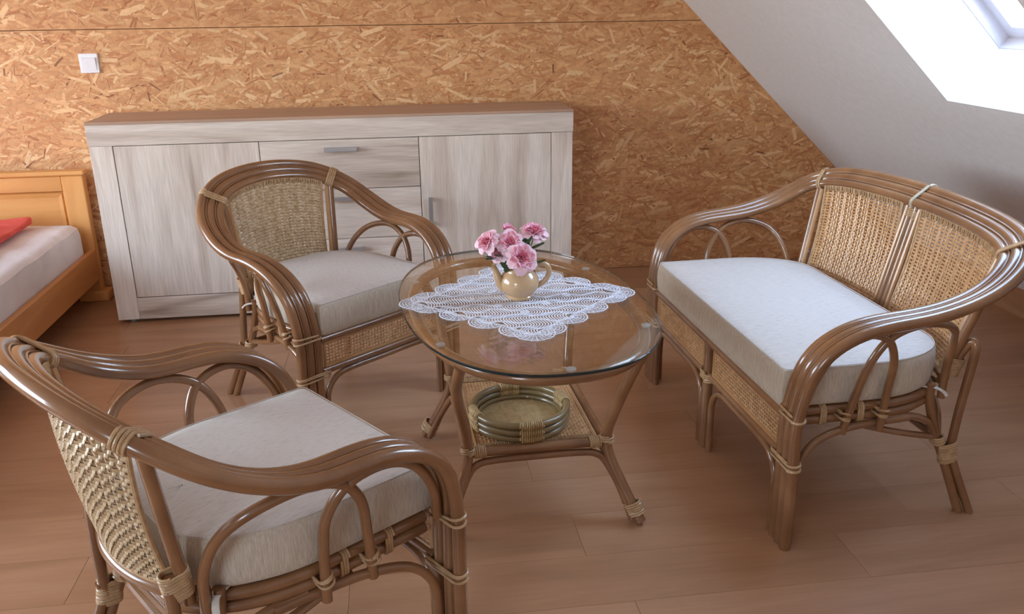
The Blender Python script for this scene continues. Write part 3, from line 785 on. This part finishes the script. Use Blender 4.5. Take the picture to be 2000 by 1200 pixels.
# ------------------------------------------------------------------ oval coffee table
TC = (1.615, -1.605)
table = empty('coffee_table', (TC[0], TC[1], 0), math.radians(1.5), label='oval glass-topped rattan coffee table with a woven lower shelf', category='coffee table')
GR = math.radians(3.5)
def superell(a, b, n, e=2.35, rot=GR, z=0.0):
    L = []
    for k in range(n):
        t = 2*PI*k/n; c, s = math.cos(t), math.sin(t)
        x = a*math.copysign(abs(c)**(2/e), c); y = b*math.copysign(abs(s)**(2/e), s)
        L.append((x*math.cos(rot)-y*math.sin(rot), x*math.sin(rot)+y*math.cos(rot), z))
    return L
ZG = .570
# glass: two clear faces and a darker ground edge
top_, bot_ = superell(.336, .532, 96, z=ZG), superell(.336, .532, 96, z=ZG-.008)
t2, b2 = superell(.338, .534, 96, z=ZG-.0022), superell(.338, .534, 96, z=ZG-.0058)
mb = MB(); n = 96
mb.add(top_+bot_, [tuple(range(n)), tuple(range(n, 2*n))[::-1]])
mb.slot = 1
mb.add(top_+t2+b2+bot_, [(r*n+k, (r+1)*n+k, (r+1)*n+(k+1) % n, r*n+(k+1) % n) for r in range(3) for k in range(n)])
mb.build('glass_top', [M['glass'], M['glass_edge']], table, smooth=False)
ZR = .5395
MB().tube(superell(.298, .488, 72, z=ZR), .0165, 12, closed=True).build('top_ring', M['rattan'], table)
RA, RB = .298, .488
def on_ring(x, y):
    c, s = math.cos(GR), math.sin(GR); return (x*c-y*s, x*s+y*c)
for (x, y) in ((-.270, -.262), (0, -.488), (.270, -.262), (.270, .262), (0, .488), (-.270, .262)):
    px, py = on_ring(x, y)
    MB().lathe([(0, 0), (.011, 0), (.0125, .002), (.0125, .0055), (0, .0055)], 16, (px, py, ZR+.0165)).build('clear_pad', M['pad'], table)
SX, SY, SZ = .186, .232, .225
legs = []
for sx in (-1, 1):
    for sy in (-1, 1):
        tx, ty = on_ring(sx*.236, sy*.352)
        L = [(tx, ty, ZR-.006), (sx*.222, sy*.325, .45), (sx*.200, sy*.270, .33), (sx*.190, sy*.240, .25), (sx*.196, sy*.243, .19), (sx*.232, sy*.272, .10), (sx*.274, sy*.308, .008)]
        MB().tube(cr(L, 6), .0148, 12).build('leg', M['rattan'], table)
        bind(table, (sx*.190, sy*.240, .238), (0, 0, 1), (1, 0, 0), .001, .0155, 3, .006, .003)
        bind(table, (sx*.258, sy*.294, .045), (sx*.3, sy*.28, -.7), (-sx, -sy, 0), .010, .0145, 6, .0062, .0032)
for sy in (-1, 1):
    MB().tube([(-SX, sy*SY, SZ), (SX, sy*SY, SZ)], .0135, 10).build('shelf_rail', M['rattan'], table)
    B = [(-.252, sy*.298, .012), (-.222, sy*.268, .10), (-.190, sy*.244, .165), (-.165, sy*.238, .190), (-.12, sy*.236, .1985), (0, sy*.236, .200)]
    B = B + [(-x, y, z) for x, y, z in B[::-1][1:]]
    MB().tube(cr(B, 6), .0105, 10).build('shelf_bracket', M['rattan'], table)
    for s_ in (-1, 1): bind(table, (s_*(SX-.028), sy*SY, SZ), (1, 0, 0), (0, 1, 0), .0, .0138, 6, .0055, .0028)
for sx in (-1, 1):
    MB().tube([(sx*SX, -SY, SZ), (sx*SX, SY, SZ)], .0135, 10).build('shelf_rail', M['rattan'], table)
    MB().tube([(sx*(SX-.022), -SY+.015, SZ+.004), (sx*(SX-.022), SY-.015, SZ+.004)], .0075, 8).build('shelf_cane', M['rattan_pale'], table)
    B = [(sx*.262, -.284, .012), (sx*.226, -.254, .10), (sx*.198, -.220, .165), (sx*.19, -.19, .190), (sx*.188, -.13, .1985), (sx*.188, 0, .200)]
    B = B + [(x, -y, z) for x, y, z in B[::-1][1:]]
    MB().tube(cr(B, 6), .0105, 10).build('shelf_bracket', M['rattan'], table)
S = lambda u, v: (np.array([-.160+.32*u, -.212+.424*v, SZ+.006]), np.array([0, 0, 1.]))
strip_weave(S, 32, 44, .0036, .0036, .0012).build('woven_shelf', M['cane'], table, kind='stuff')
mb = MB()
for i in range(64):
    x = -.157+.314*i/63
    for sy in (-1, 1): mb.tube([(x, sy*.204, SZ+.008), (x, sy*.214, SZ+.0145), (x, sy*.226, SZ+.0135)], .0021, 4, caps=False)
mb.build('edge_lacing', M['bind'], table, kind='stuff')

# round tray on the shelf
ty0 = SZ+.0130
tray = empty('round_tray', (1.593, -1.700, ty0), .15, label='round greenish rattan tray on the shelf under the glass', category='tray')
for z, R_ in ((.010, .130), (.029, .132), (.048, .132)):
    MB().tube([(R_*math.cos(a), R_*math.sin(a), z) for a in np.linspace(0, 2*PI, 49)[:-1]], .0098, 10, closed=True).build('tray_ring', M['tray'], tray)
MB().tube([(.119*math.cos(a), .119*math.sin(a), .019) for a in np.linspace(0, 2*PI, 49)[:-1]], .006, 8, closed=True).build('tray_cane', M['tray'], tray)
mb = MB().lathe([(0, .006), (.124, .006), (.124, .010), (0, .010)], 40); mb.build('tray_base', M['mat_weave'], tray, smooth=False)
mb = MB()
for i in range(-13, 14):
    q = i*.009; l = math.sqrt(max(.122**2-q*q, 0))
    if l > .01: mb.box((-l, q-.0041, .010), (l, q+.0041, .0116))
for i in range(-3, 4):
    q = i*.034; l = math.sqrt(max(.122**2-q*q, 0)); mb.box((q-.0012, -l, .0116), (q+.0012, l, .0124))
mb.build('mat_slats', M['mat_weave'], tray, smooth=False, kind='stuff')
for a in (-PI/2-.05, PI/2-.05, PI*.03, PI*1.03):
    for z, R_ in ((.010, .130), (.029, .132), (.048, .132)):
        P = []
        for k in range(11*12+1):
            t = a + (k/12-5.5)*.042; f = 2*PI*k/12; rr_ = .0112
            P.append(((R_+rr_*math.cos(f))*math.cos(t), (R_+rr_*math.cos(f))*math.sin(t), z+rr_*math.sin(f)*.93))
        MB().tube(P, .0027, 5).build('binding', M['mat_weave'], tray)

# ------------------------------------------------------------------ crochet doily
def in_glass(x, y, k=1.0):
    """superellipse value of world point relative to the glass edge"""
    dx, dy = x-TC[0], y-TC[1]; r = GR+math.radians(1.5); c, s = math.cos(-r), math.sin(-r)
    u, v = dx*c-dy*s, dx*s+dy*c; return (abs(u)/.338)**2.35 + (abs(v)/.534)**2.35
DC = (1.607, -1.600); ZD = ZG+.0015
def dz(x, y):
    v = in_glass(x, y); return ZD + .0006*math.sin(x*140)*math.sin(y*120) - (.11*(v-1.0) if v > 1.0 else 0)
mb = MB(); HS = .205
def th(pts, r=.0013, dzz=0, n=5):
    P = [(DC[0]+x, DC[1]+y) for x, y in pts]
    mb.tube([(x, y, dz(x, y)+dzz) for x, y in P], r, n, caps=False, flat=.75, up=(0, 0, 1))
rd = HS*math.sqrt(2)
NR = 12; dy_ = 2*rd/NR
rng = random.Random(5)
for k in range(1, NR):
    y = -rd+k*dy_; w = rd-abs(y)
    th([(x, y+.009*math.sin(x*62+k*PI)) for x in np.linspace(-w, w, max(int(w*180), 4))], .0021)
    th([(x, y+.009*math.sin(x*62+k*PI)+.0045) for x in np.linspace(-w, w, max(int(w*180), 4))], .0014)
for k in range(NR):
    ya, yb = -rd+k*dy_, -rd+(k+1)*dy_; ym = (ya+yb)/2; w = rd-abs(ym)
    x = -w
    ph = k*PI
    while x < w:
        f = math.sin(x*62+ph)
        bow = .013*(1 if k % 2 else -1)
        wa, wb = rd-abs(ya), rd-abs(yb)
        xa, xb = x-.004, x+.004
        th([(max(-max(wa, .002), min(max(wa, .002), xa)), ya+.009*math.sin(xa*62+k*PI)), (x+bow*.8, ya+.28*dy_), (x+bow, ym), (x+bow*.8, yb-.28*dy_), (max(-max(wb, .002), min(max(wb, .002), xb)), yb-.009*math.sin(xb*62+k*PI))], .0018)
        x += .0076
# flower eyes
for i in range(-3, 4):
    for j in range(-3, 4):
        if (i+j) % 2: continue
        cx, cy = i*.068, j*.062
        if abs(cx)+abs(cy) > rd*.86: continue
        for rr, tr in ((.005, .0018), (.011, .0022)):
            th([(cx+rr*math.cos(a), cy+rr*math.sin(a)) for a in np.linspace(0, 2*PI, 15)], tr, .0007)
        for a in np.linspace(0, 2*PI, 9)[:-1]: th([(cx+.005*math.cos(a), cy+.005*math.sin(a)), (cx+.013*math.cos(a), cy+.013*math.sin(a))], .0016, .0006)
# straight hem and scalloped fans
cs = [(rd, 0), (0, rd), (-rd, 0), (0, -rd)]
NF = 4
def fan(cx, cy, ang, spread, R):
    nr = int(9*spread/PI)+3
    for i in range(nr):
        a = ang-spread/2+spread*i/(nr-1)
        th([(cx+.006*math.cos(a), cy+.006*math.sin(a)), (cx+R*math.cos(a), cy+R*math.sin(a))], .0016 if i % 3 == 0 else .0011)
    for rr, tr in ((.28, .0016), (.50, .0011), (.68, .0011), (.84, .0011), (1.0, .0017)):
        th([(cx+R*rr*math.cos(a), cy+R*rr*math.sin(a)) for a in np.linspace(ang-spread/2, ang+spread/2, 17)], tr, .0005)
    for i in range(nr):
        a = ang-spread/2+spread*i/(nr-1); px, py = cx+R*1.02*math.cos(a), cy+R*1.02*math.sin(a)
        th([(px-.002, py), (px+.002, py+.001)], .0019)
for i in range(4):
    a, b = cs[i], cs[(i+1) % 4]; nx, ny = a[0]+b[0], a[1]+b[1]; ang = math.atan2(ny, nx)
    th([a, ((a[0]+b[0])/2, (a[1]+b[1])/2), b], .0013)
    for k in range(NF):
        t = (k+.5)/NF; cx, cy = a[0]+(b[0]-a[0])*t, a[1]+(b[1]-a[1])*t
        fan(cx*.985, cy*.985, ang, PI*1.02, .050)
    fan(a[0]*.97, a[1]*.97, math.atan2(a[1], a[0]), PI*1.15, .052)
mb.build('crochet_doily', M['crochet'], label='white crocheted doily with scalloped edge on the glass table', category='doily')

# ------------------------------------------------------------------ teapot used as a vase
TP = (1.609, -1.603, ZG+.0042)
pot = empty('teapot', TP, label='small cream glazed teapot holding roses on the doily', category='teapot'); pot.scale = (1.06, 1.06, 1.06)
prof = [(0, .003), (.024, .003), (.030, 0), (.034, .001), (.035, .006), (.033, .009), (.040, .016), (.0475, .026), (.0515, .037), (.052, .045), (.0495, .055), (.044, .065), (.0385, .072), (.0355, .077), (.0360, .081), (.0395, .086), (.0405, .0885), (.0385, .0895)]
MB().lathe(prof, 40).build('body', M['glaze'], pot)
MB().lathe([(.0385, .0895), (.0345, .083), (.0335, .077), (.040, .062), (.045, .045), (.035, .02), (0, .012)], 32).build('inner_wall', M['inside'], pot)
sp = cr([(-.038, -.002, .030), (-.050, -.003, .042), (-.058, -.004, .062), (-.064, -.004, .080), (-.072, -.005, .094)], 6)
rr = np.interp(np.linspace(0, 1, len(sp)), [0, .3, .6, .85, 1], [.017, .0125, .009, .0075, .0085])
mb = MB(); mb.tube(sp, list(rr), 12, caps=False); mb.build('spout', M['glaze'], pot)
hd = cr([(.034, 0, .080), (.052, 0, .089), (.071, 0, .086), (.080, 0, .070), (.074, 0, .050), (.060, 0, .036), (.046, 0, .028)], 6)
MB().tube(hd, .0056, 10, flat=1.25).build('handle', M['glaze'], pot)
MB().tube([(.040, 0, .078), (.045, 0, .070), (.054, 0, .068)], [.005, .0045, .002], 8).build('thumb_rest', M['glaze'], pot)

# ------------------------------------------------------------------ roses
def petal_mesh(name, w, l, cup, curl, m, seed):
    rg = random.Random(seed); mb = MB(); nu, nv = 7, 6; V = []
    p1, p2 = rg.uniform(0, 6), rg.uniform(0, 6)
    for j in range(nv):
        v = j/(nv-1)
        wid = w*(.25+1.0*math.sin(min(v*1.9, PI/2)))*(1-.35*max(0, v-.75)/.25)
        for i in range(nu):
            u = -1+2*i/(nu-1)
            x = wid*.5*u
            edge = 1-.16*u*u*(v > .7)
            z = l*v*edge
            y = -cup*(u*u)*wid*.5 + curl*l*(v**2.2) - .012*v*(1-v)*cup + .0025*math.sin(u*5+p1)*v*v + .0015*math.sin(9*u+p2)*v**3
            V.append((x, y, z))
    F = [(j*nu+i, j*nu+i+1, (j+1)*nu+i+1, (j+1)*nu+i) for j in range(nv-1) for i in range(nu-1)]
    me = mb.add(V, F).mesh(name, m); return me
PM = {'in': [petal_mesh('petal', .020, .026, .9, .05, M['petal_in'], 1), petal_mesh('petal', .022, .027, .8, .10, M['petal_in'], 2)],
      'mid': [petal_mesh('petal', .032, .033, .75, .28, M['petal_mid'], 3), petal_mesh('petal', .034, .035, .65, .35, M['petal_mid'], 4)],
      'out': [petal_mesh('petal', .042, .040, .55, .55, M['petal_out'], 5), petal_mesh('petal', .044, .042, .5, .62, M['petal_out'], 6)]}
def leaf_mesh():
    mb = MB(); V = []; F = []; n = 9
    for j in range(n):
        v = j/(n-1); w = .0105*math.sin(PI*v**.8)**.8*(1+.08*(j % 2))
        V += [(-w, .03*v, .004*v*v+.003), (0, .03*v, .004*v*v), (w, .03*v, .004*v*v+.003)]
    for j in range(n-1):
        for k in (0, 1): F.append((j*3+k, j*3+k+1, j*3+4+k, j*3+3+k))
    return mb.add(V, F).mesh('leaf', M['leaf'])
LM = leaf_mesh()
def rose(center, facing, R_, label, foot, openness=1.0, leaves=(), pale=False, bud=False):
    root = empty('rose', (foot[0], foot[1], foot[2]), label=label, category='rose', group='pink roses in the teapot')
    O = Vector(center)-Vector(foot); fz = Vector(facing).normalized(); q = fz.to_track_quat('Z', 'Y'); s = R_/.056
    rg = random.Random(label)
    rings = [('in', 3, .002, -.10, 0), ('in', 4, .006, .10, .4), ('in', 5, .010, .30, .2), ('mid', 5, .012, .50, .5), ('mid', 6, .014, .72, .1), ('out', 6, .014, .95, .35), ('out', 7, .013, 1.22, .0)]
    if bud: rings = rings[:5]
    for ri, (k, nn_, rad, tilt, ph) in enumerate(rings):
        if pale and k == 'in': k = 'mid'; sc2 = .68
        else: sc2 = 1.0
        for i in range(nn_):
            a = 2*PI*i/nn_+ph+rg.uniform(-.15, .15)
            o = obj('petal', PM[k][i % 2], root)
            loc = Vector((math.cos(a)*rad, math.sin(a)*rad, -.018+.001*rg.uniform(-1, 1)))*s
            rot = Quaternion((0, 0, 1), a-PI/2) @ Quaternion((1, 0, 0), -(tilt*openness+rg.uniform(-.10, .10)))
            o.rotation_mode = 'QUATERNION'; o.location = O + q @ loc; o.rotation_quaternion = q @ rot
            o.scale = (s*sc2*rg.uniform(.9, 1.08),)*3
    base = O - fz*.018*s
    MB().lathe([(0, -.010*s), (.004*s, -.009*s), (.007*s, -.003*s), (.008*s, .003*s), (.005*s, .007*s)], 10).build('sepal_cup', M['stem'], root)
    sc_ = root.children[-1]; sc_.location = base; sc_.rotation_mode = 'QUATERNION'; sc_.rotation_quaternion = q
    st = cr([base, base-fz*.03+Vector((0, 0, -.004)), Vector((0, 0, .035))*.9+base*.25, (0, 0, 0)], 6)
    MB().tube(st, .0016, 6).build('stem', M['stem'], root)
    for (p, dr, ls) in leaves:
        o = obj('leaf', LM, root); o.location = Vector(p)-Vector(foot); o.rotation_mode = 'QUATERNION'
        o.rotation_quaternion = Vector(dr).normalized().to_track_quat('Y', 'Z'); o.scale = (ls*1.35,)*3
    return root
ZF = TP[2]+.035
fx = lambda dx, dy: (TP[0]+dx, TP[1]+dy, ZF)
rose((1.612, -1.652, .706), (.10, -.85, .55), .044, 'large open pink rose at the front, hanging over the rim of the teapot', fx(.006, -.012), 1.0, [((1.640, -1.612, .668), (.8, -.3, .2), 1.1), ((1.590, -1.630, .676), (-.5, -.6, -.3), 1.1)])
rose((1.583, -1.615, .741), (-.05, -.75, .65), .038, 'deep pink rose in the middle of the bunch', fx(-.006, -.004), 1.0, [((1.570, -1.605, .695), (-.6, -.5, .1), 1.1), ((1.578, -1.60, .688), (-.3, -.6, -.5), 1.0)])
rose((1.551, -1.597, .712), (-.45, -.70, .45), .033, 'palest pink rose, low between the left and middle blooms', fx(-.014, 0), .95, [((1.552, -1.60, .690), (-.9, -.2, -.15), .9)], pale=True)
rose((1.517, -1.600, .742), (-.55, -.50, .60), .036, 'pink rose reaching out furthest to the left', fx(-.018, .006), 1.0, [((1.545, -1.60, .69), (-.95, -.1, .1), .7)])
rose((1.586, -1.560, .762), (.15, -.25, .9), .032, 'small half-open pink rose at the top of the bunch', fx(0, .012), .6, [], bud=True)
rose((1.656, -1.572, .762), (.10, -.30, .95), .040, 'wide pink rose at the upper right of the bunch', fx(.012, .008), 1.05, [((1.626, -1.60, .715), (.5, -.4, .7), 1.1), ((1.638, -1.60, .708), (.9, -.2, .3), 1.15), ((1.628, -1.595, .712), (-.1, -.5, .8), .9)])
